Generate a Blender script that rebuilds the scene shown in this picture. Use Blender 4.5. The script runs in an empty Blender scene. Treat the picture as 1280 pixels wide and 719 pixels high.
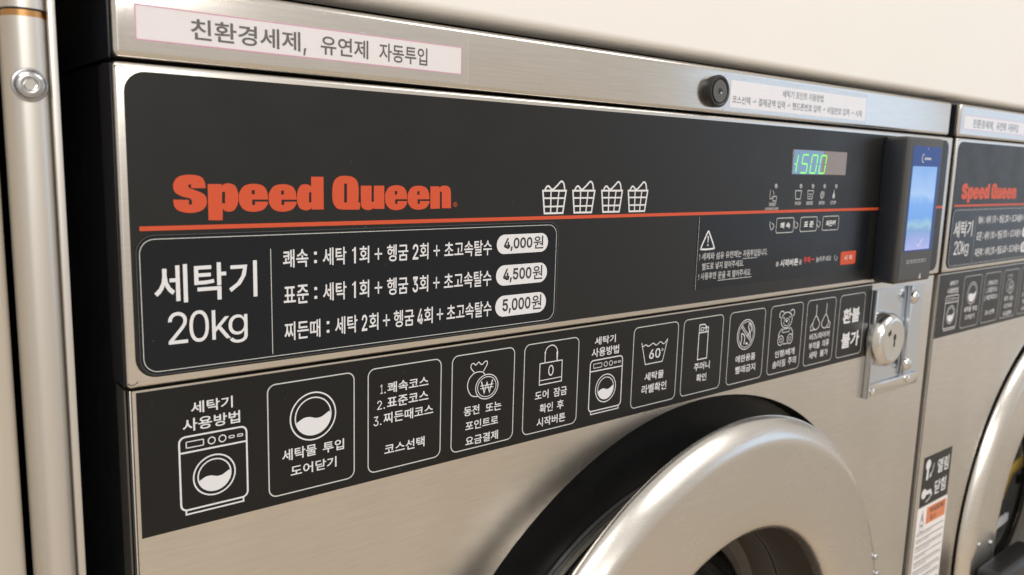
import bpy, bmesh, math, random
from mathutils import Vector, Matrix, Euler
from mathutils.geometry import tessellate_polygon
R_ = math.radians
SC = bpy.context.scene
COL = SC.collection
Z0 = 1.20                      # height of the top edge of the control panel above the floor
random.seed(4)

# ---------------------------------------------------------------- camera
cam_data = bpy.data.cameras.new('camera')
cam = bpy.data.objects.new('camera', cam_data)
COL.objects.link(cam)
cam.rotation_mode = 'XYZ'
cam.location = (-0.0908416, -0.3751168, Z0 - 0.0367690)
cam.rotation_euler = (1.41725509, -0.02799629, -0.68368828)
cam_data.sensor_width = 36
cam_data.lens = 28.7169
cam_data.clip_start = 0.01
cam_data.clip_end = 60
cam_data.dof.use_dof = True
cam_data.dof.focus_distance = 0.47
cam_data.dof.aperture_fstop = 13.0
SC.camera = cam

# ---------------------------------------------------------------- world: the warm dim interior behind the photographer
w = bpy.data.worlds.new('World')
SC.world = w
w.use_nodes = True
nt = w.node_tree
bg = nt.nodes['Background']
tc = nt.nodes.new('ShaderNodeTexCoord')
sp = nt.nodes.new('ShaderNodeSeparateXYZ')
mr = nt.nodes.new('ShaderNodeMapRange')
mr.inputs['From Min'].default_value = -0.9
mr.inputs['From Max'].default_value = 0.7
cr = nt.nodes.new('ShaderNodeValToRGB')
cr.color_ramp.elements[0].color = (0.84, 0.70, 0.55, 1)
cr.color_ramp.elements[1].color = (0.90, 0.865, 0.81, 1)
nt.links.new(tc.outputs['Generated'], sp.inputs[0])
nt.links.new(sp.outputs['Z'], mr.inputs['Value'])
nt.links.new(mr.outputs[0], cr.inputs[0])
nt.links.new(cr.outputs[0], bg.inputs[0])
bg.inputs[1].default_value = 0.78
try:
    SC.view_settings.view_transform = 'Standard'
    SC.view_settings.look = 'None'
except Exception:
    pass
SC.view_settings.exposure = 0.0
SC.view_settings.gamma = 1.0

def area(name, loc, target, sx, sy, power, col):
    l = bpy.data.lights.new(name, 'AREA')
    l.shape = 'RECTANGLE'; l.size = sx; l.size_y = sy
    l.energy = power; l.color = col
    o = bpy.data.objects.new(name, l)
    COL.objects.link(o)
    o.location = loc
    o.rotation_euler = (Vector(target) - Vector(loc)).to_track_quat('-Z', 'Y').to_euler()
    return o
area('ceiling_lamp', (-0.5, -1.5, 2.85), (0.4, 0.0, 1.0), 1.4, 0.7, 21, (1.0, 0.97, 0.93))
area('ceiling_lamp', (1.9, -1.6, 2.85), (1.2, 0.0, 1.0), 1.4, 0.7, 21, (1.0, 0.97, 0.93))
area('shop_window', (6.2, -2.85, 1.6), (0.8, 0.0, 1.2), 2.8, 2.2, 17, (0.36, 0.64, 1.0))
area('ceiling_lamp', (-0.5, -5.0, 2.85), (0.2, 0.0, 0.9), 2.6, 0.6, 62, (1.0, 0.97, 0.92))
area('shop_window', (-1.2, -3.4, 1.3), (0.2, 0.0, 1.1), 0.30, 1.6, 2.2, (0.60, 0.77, 1.0))

# ---------------------------------------------------------------- materials
def mat(name, col, rough=0.5, metal=0.0, spec=0.5, noise=0.0, nscale=(30, 30, 30), rnoise=0.0,
        bump=0.0, bscale=(200, 200, 200), trans=0.0, emit=None, estr=0.0, coat=0.0, aniso=0.0, dust=0, grain=0.0):
    m = bpy.data.materials.new(name)
    m.use_nodes = True
    t = m.node_tree
    b = t.nodes['Principled BSDF']
    b.inputs['Base Color'].default_value = (*col, 1)
    b.inputs['Roughness'].default_value = rough
    b.inputs['Metallic'].default_value = metal
    b.inputs['Specular IOR Level'].default_value = spec
    b.inputs['Transmission Weight'].default_value = trans
    b.inputs['Coat Weight'].default_value = coat
    b.inputs['Anisotropic'].default_value = aniso
    if emit:
        b.inputs['Emission Color'].default_value = (*emit, 1)
        b.inputs['Emission Strength'].default_value = estr
    c = t.nodes.new('ShaderNodeTexCoord')
    if noise or rnoise:
        mp = t.nodes.new('ShaderNodeMapping'); mp.inputs['Scale'].default_value = nscale
        n = t.nodes.new('ShaderNodeTexNoise'); n.inputs['Scale'].default_value = 1.0
        n.inputs['Detail'].default_value = 6; n.inputs['Roughness'].default_value = 0.6
        t.links.new(c.outputs['Object'], mp.inputs[0]); t.links.new(mp.outputs[0], n.inputs[0])
        if noise:
            mx = t.nodes.new('ShaderNodeMix'); mx.data_type = 'RGBA'
            mx.inputs['A'].default_value = (*[v * (1 - noise) for v in col], 1)
            mx.inputs['B'].default_value = (*[min(1, v * (1 + noise)) for v in col], 1)
            t.links.new(n.outputs[0], mx.inputs['Factor'])
            t.links.new(mx.outputs['Result'], b.inputs['Base Color'])
        if rnoise:
            r = t.nodes.new('ShaderNodeMapRange')
            r.inputs['From Min'].default_value = 0.3; r.inputs['From Max'].default_value = 0.7
            r.inputs['To Min'].default_value = max(0.02, rough - rnoise)
            r.inputs['To Max'].default_value = rough + rnoise
            t.links.new(n.outputs[0], r.inputs['Value'])
            t.links.new(r.outputs[0], b.inputs['Roughness'])
    if grain:                                  # fine horizontal brushing, lighter and darker hairlines
        mg = t.nodes.new('ShaderNodeMapping'); mg.inputs['Scale'].default_value = (28, 28, 900)
        ng = t.nodes.new('ShaderNodeTexNoise'); ng.inputs['Scale'].default_value = 1.0
        ng.inputs['Detail'].default_value = 3; ng.inputs['Roughness'].default_value = 0.7
        rg = t.nodes.new('ShaderNodeMapRange')
        rg.inputs['From Min'].default_value = 0.3; rg.inputs['From Max'].default_value = 0.7
        rg.inputs['To Min'].default_value = 1 - grain; rg.inputs['To Max'].default_value = 1 + grain
        hs = t.nodes.new('ShaderNodeHueSaturation')
        src = b.inputs['Base Color'].links[0].from_socket
        t.links.new(c.outputs['Object'], mg.inputs[0]); t.links.new(mg.outputs[0], ng.inputs[0])
        t.links.new(ng.outputs[0], rg.inputs['Value']); t.links.new(rg.outputs[0], hs.inputs['Value'])
        t.links.new(src, hs.inputs['Color']); t.links.new(hs.outputs[0], b.inputs['Base Color'])
    if dust:                                   # a sparse sprinkle of lint and fine specks
        vo = t.nodes.new('ShaderNodeTexNoise'); vo.inputs['Scale'].default_value = 420; vo.inputs['Detail'].default_value = 2
        rg = t.nodes.new('ShaderNodeMapRange')
        rg.inputs['From Min'].default_value = 0.76; rg.inputs['From Max'].default_value = 0.80
        rg.inputs['To Min'].default_value = 0.0; rg.inputs['To Max'].default_value = 0.45
        m3 = t.nodes.new('ShaderNodeMix'); m3.data_type = 'RGBA'
        m3.inputs['B'].default_value = (0.16, 0.155, 0.15, 1)
        src = b.inputs['Base Color'].links[0].from_socket if b.inputs['Base Color'].links else None
        if src: t.links.new(src, m3.inputs['A'])
        else: m3.inputs['A'].default_value = (*col, 1)
        t.links.new(c.outputs['Object'], vo.inputs['Vector']); t.links.new(vo.outputs[0], rg.inputs['Value'])
        t.links.new(rg.outputs[0], m3.inputs['Factor']); t.links.new(m3.outputs['Result'], b.inputs['Base Color'])
    if bump:
        mp2 = t.nodes.new('ShaderNodeMapping'); mp2.inputs['Scale'].default_value = bscale
        n2 = t.nodes.new('ShaderNodeTexNoise'); n2.inputs['Scale'].default_value = 1.0
        n2.inputs['Detail'].default_value = 4
        bp = t.nodes.new('ShaderNodeBump'); bp.inputs['Strength'].default_value = bump
        bp.inputs['Distance'].default_value = 0.0005
        t.links.new(c.outputs['Object'], mp2.inputs[0]); t.links.new(mp2.outputs[0], n2.inputs[0])
        t.links.new(n2.outputs[0], bp.inputs['Height']); t.links.new(bp.outputs[0], b.inputs['Normal'])
    return m
M = {}
M['steel'] = mat('brushed_stainless', (0.655, 0.625, 0.585), 0.27, 1.0, noise=0.11, nscale=(9, 9, 4), grain=0.06)  # broad mottling in the colour stands in for patchy reflections; grain is brushing
M['door'] = mat('door_stainless', (0.655, 0.625, 0.585), 0.27, 1.0, noise=0.04, nscale=(14, 14, 14), rnoise=0.03, grain=0.035)
M['lid'] = mat('lid_stainless', (0.65, 0.62, 0.58), 0.19, 1.0, noise=0.05, nscale=(9, 9, 20), rnoise=0.03, grain=0.05)
M['zinc'] = mat('zinc_plated_steel', (0.60, 0.64, 0.70), 0.20, 1.0, noise=0.05, nscale=(20, 20, 20), rnoise=0.03)
M['chrome'] = mat('polished_chrome', (0.80, 0.79, 0.77), 0.10, 1.0, rnoise=0.03, nscale=(80, 80, 80))
M['black_paint'] = mat('black_painted_steel', (0.014, 0.017, 0.024), 0.36, noise=0.2, nscale=(50, 50, 50), rnoise=0.06)
M['overlay'] = mat('charcoal_overlay', (0.0085, 0.0086, 0.0088), 0.38, spec=0.36, dust=1, noise=0.10, nscale=(40, 40, 40), rnoise=0.04,
                   bump=0.05, bscale=(1500, 1500, 1500))
M['sticker'] = mat('blue_black_sticker', (0.0048, 0.0062, 0.0090), 0.28, spec=0.30, dust=1, noise=0.08, nscale=(30, 30, 30), rnoise=0.03)
M['strip'] = mat('charcoal_strip', (0.0055, 0.0057, 0.0060), 0.34, spec=0.32, dust=1, noise=0.12, nscale=(30, 30, 30), rnoise=0.04,
                 bump=0.05, bscale=(1500, 1500, 1500))
M['white'] = mat('white_print', (0.64, 0.64, 0.66), 0.5)
M['grey_print'] = mat('grey_print', (0.44, 0.44, 0.45), 0.5)
M['screw'] = mat('screw_steel', (0.42, 0.42, 0.43), 0.24, 1.0, rnoise=0.06, nscale=(300, 300, 300), noise=0.3)
M['dull'] = mat('dull_nickel', (0.66, 0.65, 0.63), 0.20, 1.0, rnoise=0.05, nscale=(120, 120, 120), noise=0.08)
M['faint'] = mat('faint_edge', (0.075, 0.078, 0.08), 0.4)
M['fold'] = mat('grey_painted_fold', (0.075, 0.072, 0.065), 0.4, noise=0.1, nscale=(40, 40, 40))
M['side'] = mat('panel_side_black', (0.028, 0.028, 0.032), 0.34)
M['line'] = mat('line_print', (0.50, 0.51, 0.50), 0.5)
M['orange'] = mat('orange_print', (0.52, 0.062, 0.016), 0.45)
M['red'] = mat('red_print', (0.70, 0.035, 0.03), 0.45)
M['pink'] = mat('pink_print', (0.62, 0.20, 0.38), 0.5)
M['ink'] = mat('black_ink', (0.028, 0.024, 0.022), 0.5)
M['paper'] = mat('label_paper', (0.76, 0.73, 0.74), 0.45, noise=0.03, nscale=(60, 60, 60))
M['rubber'] = mat('black_rubber', (0.006, 0.006, 0.0065), 0.45, rnoise=0.06, nscale=(60, 60, 60))
M['plastic'] = mat('black_plastic', (0.012, 0.012, 0.013), 0.38, noise=0.15, nscale=(90, 90, 90), rnoise=0.05)
M['gasket'] = mat('grey_brown_gasket', (0.055, 0.047, 0.038), 0.45, noise=0.15, nscale=(30, 30, 30))
M['reader'] = mat('reader_plastic', (0.040, 0.038, 0.036), 0.42, noise=0.08, nscale=(60, 60, 60), bump=0.15,
                  bscale=(1800, 1800, 1800))
M['reader_side'] = mat('reader_side_plastic', (0.014, 0.018, 0.026), 0.45, noise=0.08, nscale=(60, 60, 60))
M['wall'] = mat('white_wall_board', (0.755, 0.735, 0.71), 0.55, noise=0.02, nscale=(6, 6, 6), bump=0.12, bscale=(90, 90, 90))
M['floor'] = mat('grey_floor_tile', (0.58, 0.49, 0.385), 0.45, noise=0.12, nscale=(3, 3, 3))
M['alu'] = mat('satin_aluminium', (0.66, 0.635, 0.60), 0.38, 1.0, rnoise=0.04, nscale=(20, 20, 3), noise=0.03)
M['brass'] = mat('copper_ring', (0.55, 0.30, 0.12), 0.30, 1.0, noise=0.2, nscale=(60, 60, 200))
M['tan'] = mat('beige_painted_metal', (0.49, 0.44, 0.37), 0.35, noise=0.06, nscale=(15, 15, 4))
M['drum'] = mat('drum_steel', (0.36, 0.35, 0.33), 0.25, 1.0, noise=0.1, nscale=(20, 20, 20))
M['cloth'] = mat('dark_cloth', (0.02, 0.022, 0.03), 0.8, noise=0.3, nscale=(60, 60, 60), bump=0.4, bscale=(900, 900, 900))
M['yellow'] = mat('yellow_trim', (0.78, 0.50, 0.02), 0.5, noise=0.1, nscale=(60, 60, 60))
M['hidef'] = mat('tan_reflection_lens', (0.20, 0.165, 0.145), 0.22, noise=0.08, nscale=(40, 40, 40))  # tan reflection of the room put into the display lens colour
M['lens'] = mat('blue_reflection_patch', (0.10, 0.17, 0.26), 0.15, emit=(0.16, 0.30, 0.50), estr=0.35)  # blue reflection painted as colour and a faint glow
M['digit'] = mat('green_digit', (0.02, 0.1, 0.02), 0.4, emit=(0.28, 1.0, 0.14), estr=1.15)
M['led'] = mat('led_lens', (0.30, 0.30, 0.33), 0.3)
M['blue'] = mat('blue_screen_header', (0.008, 0.028, 0.13), 0.3, spec=0.2, emit=(0.012, 0.045, 0.19), estr=0.5)

def film_material(name, tint, haze, rough, refl, bump):
    m = bpy.data.materials.new(name); m.use_nodes = True
    t = m.node_tree; t.nodes.clear()
    o = t.nodes.new('ShaderNodeOutputMaterial'); mx = t.nodes.new('ShaderNodeMixShader'); m2 = t.nodes.new('ShaderNodeMixShader')
    tr = t.nodes.new('ShaderNodeBsdfTransparent'); gl = t.nodes.new('ShaderNodeBsdfGlossy'); df = t.nodes.new('ShaderNodeBsdfDiffuse')
    tr.inputs[0].default_value = (*tint, 1)
    gl.inputs['Roughness'].default_value = rough
    m2.inputs[0].default_value = haze
    lw = t.nodes.new('ShaderNodeLayerWeight'); lw.inputs[0].default_value = 0.35
    mr = t.nodes.new('ShaderNodeMapRange'); mr.inputs['To Min'].default_value = 0.04; mr.inputs['To Max'].default_value = refl
    t.links.new(lw.outputs['Facing'], mr.inputs['Value'])
    if bump:
        c = t.nodes.new('ShaderNodeTexCoord'); n = t.nodes.new('ShaderNodeTexNoise')
        mp = t.nodes.new('ShaderNodeMapping'); mp.inputs['Scale'].default_value = (25, 25, 160)
        n.inputs['Scale'].default_value = 1.0; n.inputs['Detail'].default_value = 3
        bp = t.nodes.new('ShaderNodeBump'); bp.inputs['Strength'].default_value = 0.7; bp.inputs['Distance'].default_value = bump
        t.links.new(c.outputs['Object'], mp.inputs[0]); t.links.new(mp.outputs[0], n.inputs[0])
        t.links.new(n.outputs[0], bp.inputs['Height']); t.links.new(bp.outputs[0], gl.inputs['Normal'])
    t.links.new(tr.outputs[0], m2.inputs[1]); t.links.new(df.outputs[0], m2.inputs[2])
    t.links.new(mr.outputs[0], mx.inputs[0]); t.links.new(m2.outputs[0], mx.inputs[1]); t.links.new(gl.outputs[0], mx.inputs[2])
    t.links.new(mx.outputs[0], o.inputs[0])
    return m
M['tape'] = film_material('clear_tape', (0.985, 0.985, 0.99), 0.09, 0.05, 0.36, 0.0016)
M['glass'] = film_material('door_glass', (0.80, 0.80, 0.79), 0.0, 0.03, 0.45, 0)

def screen_material():
    m = bpy.data.materials.new('lit_screen_picture'); m.use_nodes = True
    t = m.node_tree; b = t.nodes['Principled BSDF']
    b.inputs['Base Color'].default_value = (0.02, 0.02, 0.03, 1); b.inputs['Roughness'].default_value = 0.15
    c = t.nodes.new('ShaderNodeTexCoord'); s = t.nodes.new('ShaderNodeSeparateXYZ')
    n = t.nodes.new('ShaderNodeTexNoise'); n.inputs['Scale'].default_value = 45; n.inputs['Detail'].default_value = 3
    ad = t.nodes.new('ShaderNodeMath'); ad.operation = 'MULTIPLY_ADD'; ad.inputs[1].default_value = 0.018
    t.links.new(c.outputs['Object'], s.inputs[0]); t.links.new(c.outputs['Object'], n.inputs[0])
    t.links.new(n.outputs[0], ad.inputs[0]); t.links.new(s.outputs['Z'], ad.inputs[2])
    r = t.nodes.new('ShaderNodeMapRange')
    r.inputs['From Min'].default_value = Z0 - 0.100; r.inputs['From Max'].default_value = Z0 - 0.023
    cr = t.nodes.new('ShaderNodeValToRGB'); e = cr.color_ramp.elements
    e[0].position = 0.0; e[0].color = (0.36, 0.40, 0.74, 1)
    e[1].position = 1.0; e[1].color = (0.17, 0.37, 0.74, 1)
    for p_, c_ in ((0.14, (0.26, 0.33, 0.66, 1)), (0.24, (0.14, 0.30, 0.56, 1)), (0.30, (0.26, 0.48, 0.62, 1)), (0.40, (0.09, 0.30, 0.72, 1)), (0.56, (0.12, 0.34, 0.76, 1)), (0.66, (0.33, 0.52, 0.82, 1)), (0.8, (0.26, 0.45, 0.78, 1))):
        k = e.new(p_); k.color = c_
    t.links.new(ad.outputs[0], r.inputs['Value']); t.links.new(r.outputs[0], cr.inputs[0])
    t.links.new(cr.outputs[0], b.inputs['Emission Color']); b.inputs['Emission Strength'].default_value = 0.9
    return m
M['screen'] = screen_material()

# ---------------------------------------------------------------- mesh helpers (all plane measures in millimetres)
def link(name, me, m, parent=None, smooth=False):
    o = bpy.data.objects.new(name, me)
    COL.objects.link(o)
    if m is not None and not me.materials:
        me.materials.append(m)
    if parent is not None:
        o.parent = parent
    if smooth:
        for p in me.polygons: p.use_smooth = True
    return o

def tag(o, label=None, cat=None, group=None, kind=None):
    if label: o['label'] = label
    if cat: o['category'] = cat
    if group: o['group'] = group
    if kind: o['kind'] = kind
    return o

def empty(name, loc, label, cat, group=None):
    o = bpy.data.objects.new(name, None)
    COL.objects.link(o); o.location = loc
    o.empty_display_size = 0.1
    return tag(o, label, cat, group)

_dy = [0.0]
class Flat:
    """Collects flat print lying in the plane y; every loop set is filled with its holes."""
    def __init__(s, y): s.y = y; s.v = []; s.f = []
    def _y(s):
        _dy[0] = (_dy[0] + 0.004) % 0.06
        return (s.y - _dy[0]) / 1000
    def fill(s, loops):
        y = s._y(); k = len(s.v)
        tri = tessellate_polygon([[Vector((a, b, 0)) for a, b in lp] for lp in loops])
        for lp in loops:
            s.v += [(a / 1000, y, Z0 + b / 1000) for a, b in lp]
        s.f += [tuple(k + i for i in t) for t in tri]
        return s
    def stroke(s, pts, wd, closed=False):
        y = s._y(); n = len(pts); k = len(s.v); h = wd / 2
        for i, (px, pz) in enumerate(pts):
            a = pts[(i - 1) % n] if (closed or i > 0) else None
            b = pts[(i + 1) % n] if (closed or i < n - 1) else None
            ds = []
            if a is not None: ds.append(Vector((px - a[0], pz - a[1])).normalized())
            if b is not None: ds.append(Vector((b[0] - px, b[1] - pz)).normalized())
            t = sum(ds, Vector((0, 0)))
            t = t.normalized() if t.length > 1e-6 else ds[0]
            nr = Vector((-t.y, t.x))
            sc = h / max(0.45, abs(nr.dot(Vector((-ds[0].y, ds[0].x)))))
            s.v.append(((px + nr.x * sc) / 1000, y, Z0 + (pz + nr.y * sc) / 1000))
            s.v.append(((px - nr.x * sc) / 1000, y, Z0 + (pz - nr.y * sc) / 1000))
        for i in range(n if closed else n - 1):
            j = (i + 1) % n
            s.f.append((k + 2 * i, k + 2 * i + 1, k + 2 * j + 1, k + 2 * j))
        return s
    def build(s, name, m, parent):
        me = bpy.data.meshes.new(name)
        me.from_pydata(s.v, [], s.f); me.update()
        fl = [p for p in me.polygons if p.normal.y > 0]
        for p in fl: p.flip()
        me.update()
        return link(name, me, m, parent)

def circ(cx, cz, rx, rz=None, n=40, a0=0, a1=360, skew=0):
    rz = rz or rx
    full = abs(a1 - a0) >= 360
    return [(cx + rx * math.cos(R_(a0 + (a1 - a0) * i / (n if full else n - 1))),
             cz + rz * math.sin(R_(a0 + (a1 - a0) * i / (n if full else n - 1)))) for i in range(n)]

def rrect(x0, x1, z0, z1, r, n=6):
    out = []
    for cx, cz, a in ((x1 - r, z1 - r, 0), (x0 + r, z1 - r, 90), (x0 + r, z0 + r, 180), (x1 - r, z0 + r, 270)):
        for i in range(n + 1):
            t = R_(a + 90 * i / n)
            out.append((cx + r * math.cos(t), cz + r * math.sin(t)))
    return out

def crom(pts, n=6, closed=False):
    out = []; L = len(pts)
    rng = range(L if closed else L - 1)
    for i in rng:
        g = (lambda k: pts[k % L]) if closed else (lambda k: pts[min(max(k, 0), L - 1)])
        p0, p1, p2, p3 = g(i - 1), g(i), g(i + 1), g(i + 2)
        for k in range(n):
            t = k / n
            out.append(tuple(0.5 * (2 * p1[c] + (p2[c] - p0[c]) * t + (2 * p0[c] - 5 * p1[c] + 4 * p2[c] - p3[c]) * t * t
                       + (3 * p1[c] - p0[c] - 3 * p2[c] + p3[c]) * t ** 3) for c in (0, 1)))
    if not closed: out.append(tuple(pts[-1]))
    return out

def flagged(s):
    """'C' corners and 's' smooth points -> one closed outline."""
    P = []
    for t in s.split():
        a, b = t[1:].split(','); P.append((t[0], float(a), float(b)))
    L = len(P); out = []
    for i in range(L):
        c1, x1, z1 = P[i]; c2, x2, z2 = P[(i + 1) % L]
        out.append((x1, z1))
        if c1 == 'C' and c2 == 'C': continue
        p0 = P[i - 1][1:] if c1 == 's' else (x1, z1)
        p3 = P[(i + 2) % L][1:] if c2 == 's' else (x2, z2)
        p1, p2 = (x1, z1), (x2, z2)
        for k in range(1, 6):
            t = k / 6
            out.append(tuple(0.5 * (2 * p1[c] + (p2[c] - p0[c]) * t + (2 * p0[c] - 5 * p1[c] + 4 * p2[c] - p3[c]) * t * t
                       + (3 * p1[c] - p0[c] - 3 * p2[c] + p3[c]) * t ** 3) for c in (0, 1)))
    return out

_fc = bpy.data.curves.new('type', 'FONT'); _fo = bpy.data.objects.new('type', _fc); COL.objects.link(_fo)
_fc.resolution_u = 3
try:                                        # the sans face that ships inside Blender; the built-in one otherwise
    import os
    _sans = bpy.data.fonts.load(os.path.join(bpy.utils.system_resource('DATAFILES'), 'fonts', 'Inter.woff2'))
except Exception:
    _sans = _fc.font
_builtin = _fc.font
_cache = {}
def type_mesh(s, bold, sans):
    k = (s, bold, sans)
    if k not in _cache:
        _fc.font = _sans if sans else _builtin
        _fc.body = s; _fc.offset = bold
        bpy.context.view_layer.update()
        dg = bpy.context.evaluated_depsgraph_get()
        me = _fo.evaluated_get(dg).to_mesh()
        _cache[k] = ([tuple(v.co[:2]) for v in me.vertices], [tuple(p.vertices) for p in me.polygons])
        _fo.evaluated_get(dg).to_mesh_clear()
    return _cache[k]

def text(name, s, x0, x1, zt, zb, m, parent, y, bold=0.012, shear=0.0, rot=False, sans=True, slope=0.0):
    sans = s.isascii()
    v, f = type_mesh(s, bold, sans)
    if not v: return None
    if rot: v = [(-b, a) for a, b in v]
    xs = [a for a, _ in v]; zs = [b for _, b in v]
    ax, bx = min(xs), max(xs); az, bz = min(zs), max(zs)
    vv = []
    for a, b in v:
        u = (a - ax) / (bx - ax); t = (b - az) / max(1e-6, bz - az)
        vv.append(((x0 + (x1 - x0) * u + shear * t) / 1000, y / 1000, Z0 + (zb + (zt - zb) * t + slope * u) / 1000))
    me = bpy.data.meshes.new(name); me.from_pydata(vv, [], f); me.update()
    return link(name, me, m, parent)

def box(name, x0, x1, y0, y1, z0, z1, m, parent, bev=0.0, seg=3, keep=None):
    """Box in millimetres, z measured from the top edge of the control panel."""
    bm = bmesh.new()
    bmesh.ops.create_cube(bm, size=1)
    for v in bm.verts:
        v.co = Vector(((x0 + x1) / 2 + v.co.x * (x1 - x0), (y0 + y1) / 2 + v.co.y * (y1 - y0), (z0 + z1) / 2 + v.co.z * (z1 - z0)))
    if bev:
        es = [e for e in bm.edges if keep is None or keep(e)]
        bmesh.ops.bevel(bm, geom=es, offset=bev, segments=seg, affect='EDGES', profile=0.5)
    for v in bm.verts: v.co = Vector((v.co.x / 1000, v.co.y / 1000, v.co.z / 1000 + Z0))
    me = bpy.data.meshes.new(name); bm.to_mesh(me); bm.free()
    o = link(name, me, m, parent)
    if bev: shade(o)
    return o

def shade(o, ang=40):
    me = o.data
    for p in me.polygons: p.use_smooth = True
    bm = bmesh.new(); bm.from_mesh(me)
    for e in bm.edges:
        if len(e.link_faces) == 2 and e.calc_face_angle(0) > R_(ang): e.smooth = False
    bm.to_mesh(me); bm.free()

def slab(name, loops, yf, yb, m, parent, bev=0.0):
    """Outline (with holes) in the xz plane given real thickness from yf (front) to yb."""
    bm = bmesh.new()
    rings = []
    for y in (yf, yb):
        rr = []
        for lp in loops: rr.append([bm.verts.new((a / 1000, y / 1000, Z0 + b / 1000)) for a, b in lp])
        rings.append(rr)
    tri = tessellate_polygon([[Vector((a, b, 0)) for a, b in lp] for lp in loops])
    for k in (0, 1):
        fl = [v for r in rings[k] for v in r]
        for t in tri:
            try: bm.faces.new([fl[i] for i in t])
            except ValueError: pass
    for r0, r1 in zip(*rings):
        n = len(r0)
        for i in range(n): bm.faces.new((r0[i], r0[(i + 1) % n], r1[(i + 1) % n], r1[i]))
    bmesh.ops.recalc_face_normals(bm, faces=bm.faces)
    me = bpy.data.meshes.new(name); bm.to_mesh(me); bm.free()
    o = link(name, me, m, parent); shade(o, 30)
    return o

def lathe(name, prof, cx, cz, m, parent, n=128, closed=False, org=(0, 0, 0), cap=False):
    """prof: list of (radius, y) in mm turned about the y axis through (cx, cz)."""
    vs = []; fs = []; k = len(prof)
    for i in range(n):
        a = 2 * math.pi * i / n
        for r, y in prof:
            vs.append(((cx + r * math.cos(a)) / 1000 - org[0], y / 1000 - org[1], Z0 + (cz + r * math.sin(a)) / 1000 - org[2]))
    for i in range(n):
        j = (i + 1) % n
        for q in range(k if closed else k - 1):
            q2 = (q + 1) % k
            fs.append((i * k + q, i * k + q2, j * k + q2, j * k + q))
    if cap:
        fs.append(tuple(i * k for i in range(n)))
    me = bpy.data.meshes.new(name); me.from_pydata(vs, [], fs); me.update()
    bm = bmesh.new(); bm.from_mesh(me); bmesh.ops.recalc_face_normals(bm, faces=bm.faces); bm.to_mesh(me); bm.free()
    o = link(name, me, m, parent); shade(o, 35)
    if org != (0, 0, 0): o.location = org
    return o

# ================================================================ the setting
def wbox(name, x0, x1, y0, y1, z0, z1, m, parent=None, bev=0.0, seg=3, keep=None):
    return box(name, x0 * 1000, x1 * 1000, y0 * 1000, y1 * 1000, (z0 - Z0) * 1000, (z1 - Z0) * 1000, m, parent, bev * 1000, seg, keep)
tag(wbox('floor', -2.0, 4.0, -3.2, 1.2, -0.05, 0.0, M['floor']), kind='structure')
# the white wall board over the machines, its lower edge rounded, 6 mm above the lids
def low_front(e):
    return all(v.co.z < -0 + 60 and v.co.y < 5 for v in e.verts)
tag(wbox('wall', -1.5, 3.6, 0.0, 0.029, Z0 + 0.0403, Z0 + 1.3, M['wall'], None, 0.005, 5,
         keep=lambda e: all(v.co.z < 100 for v in e.verts) and all(v.co.y < 5 for v in e.verts)), kind='structure')
tag(wbox('rear_light_block', -1.5, 3.6, 0.85, 0.90, 0.0, Z0 + 1.3, M['black_paint']), kind='structure')  # unseen dark board, added to keep world light out of the void
tag(wbox('top_light_block', -1.5, 3.6, 0.0295, 0.849, Z0 + 0.7, Z0 + 0.72, M['black_paint']), kind='structure')  # unseen board added over the void, shuts out world light from above

# ================================================================ washer
OV, DE, LB = -0.45, -0.55, -0.75           # y of the overlay, of print on it, of the sticker on it (mm)
LP = 4.0                                   # front of the lower panel
SW = 798.6                                 # width of the front

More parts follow.
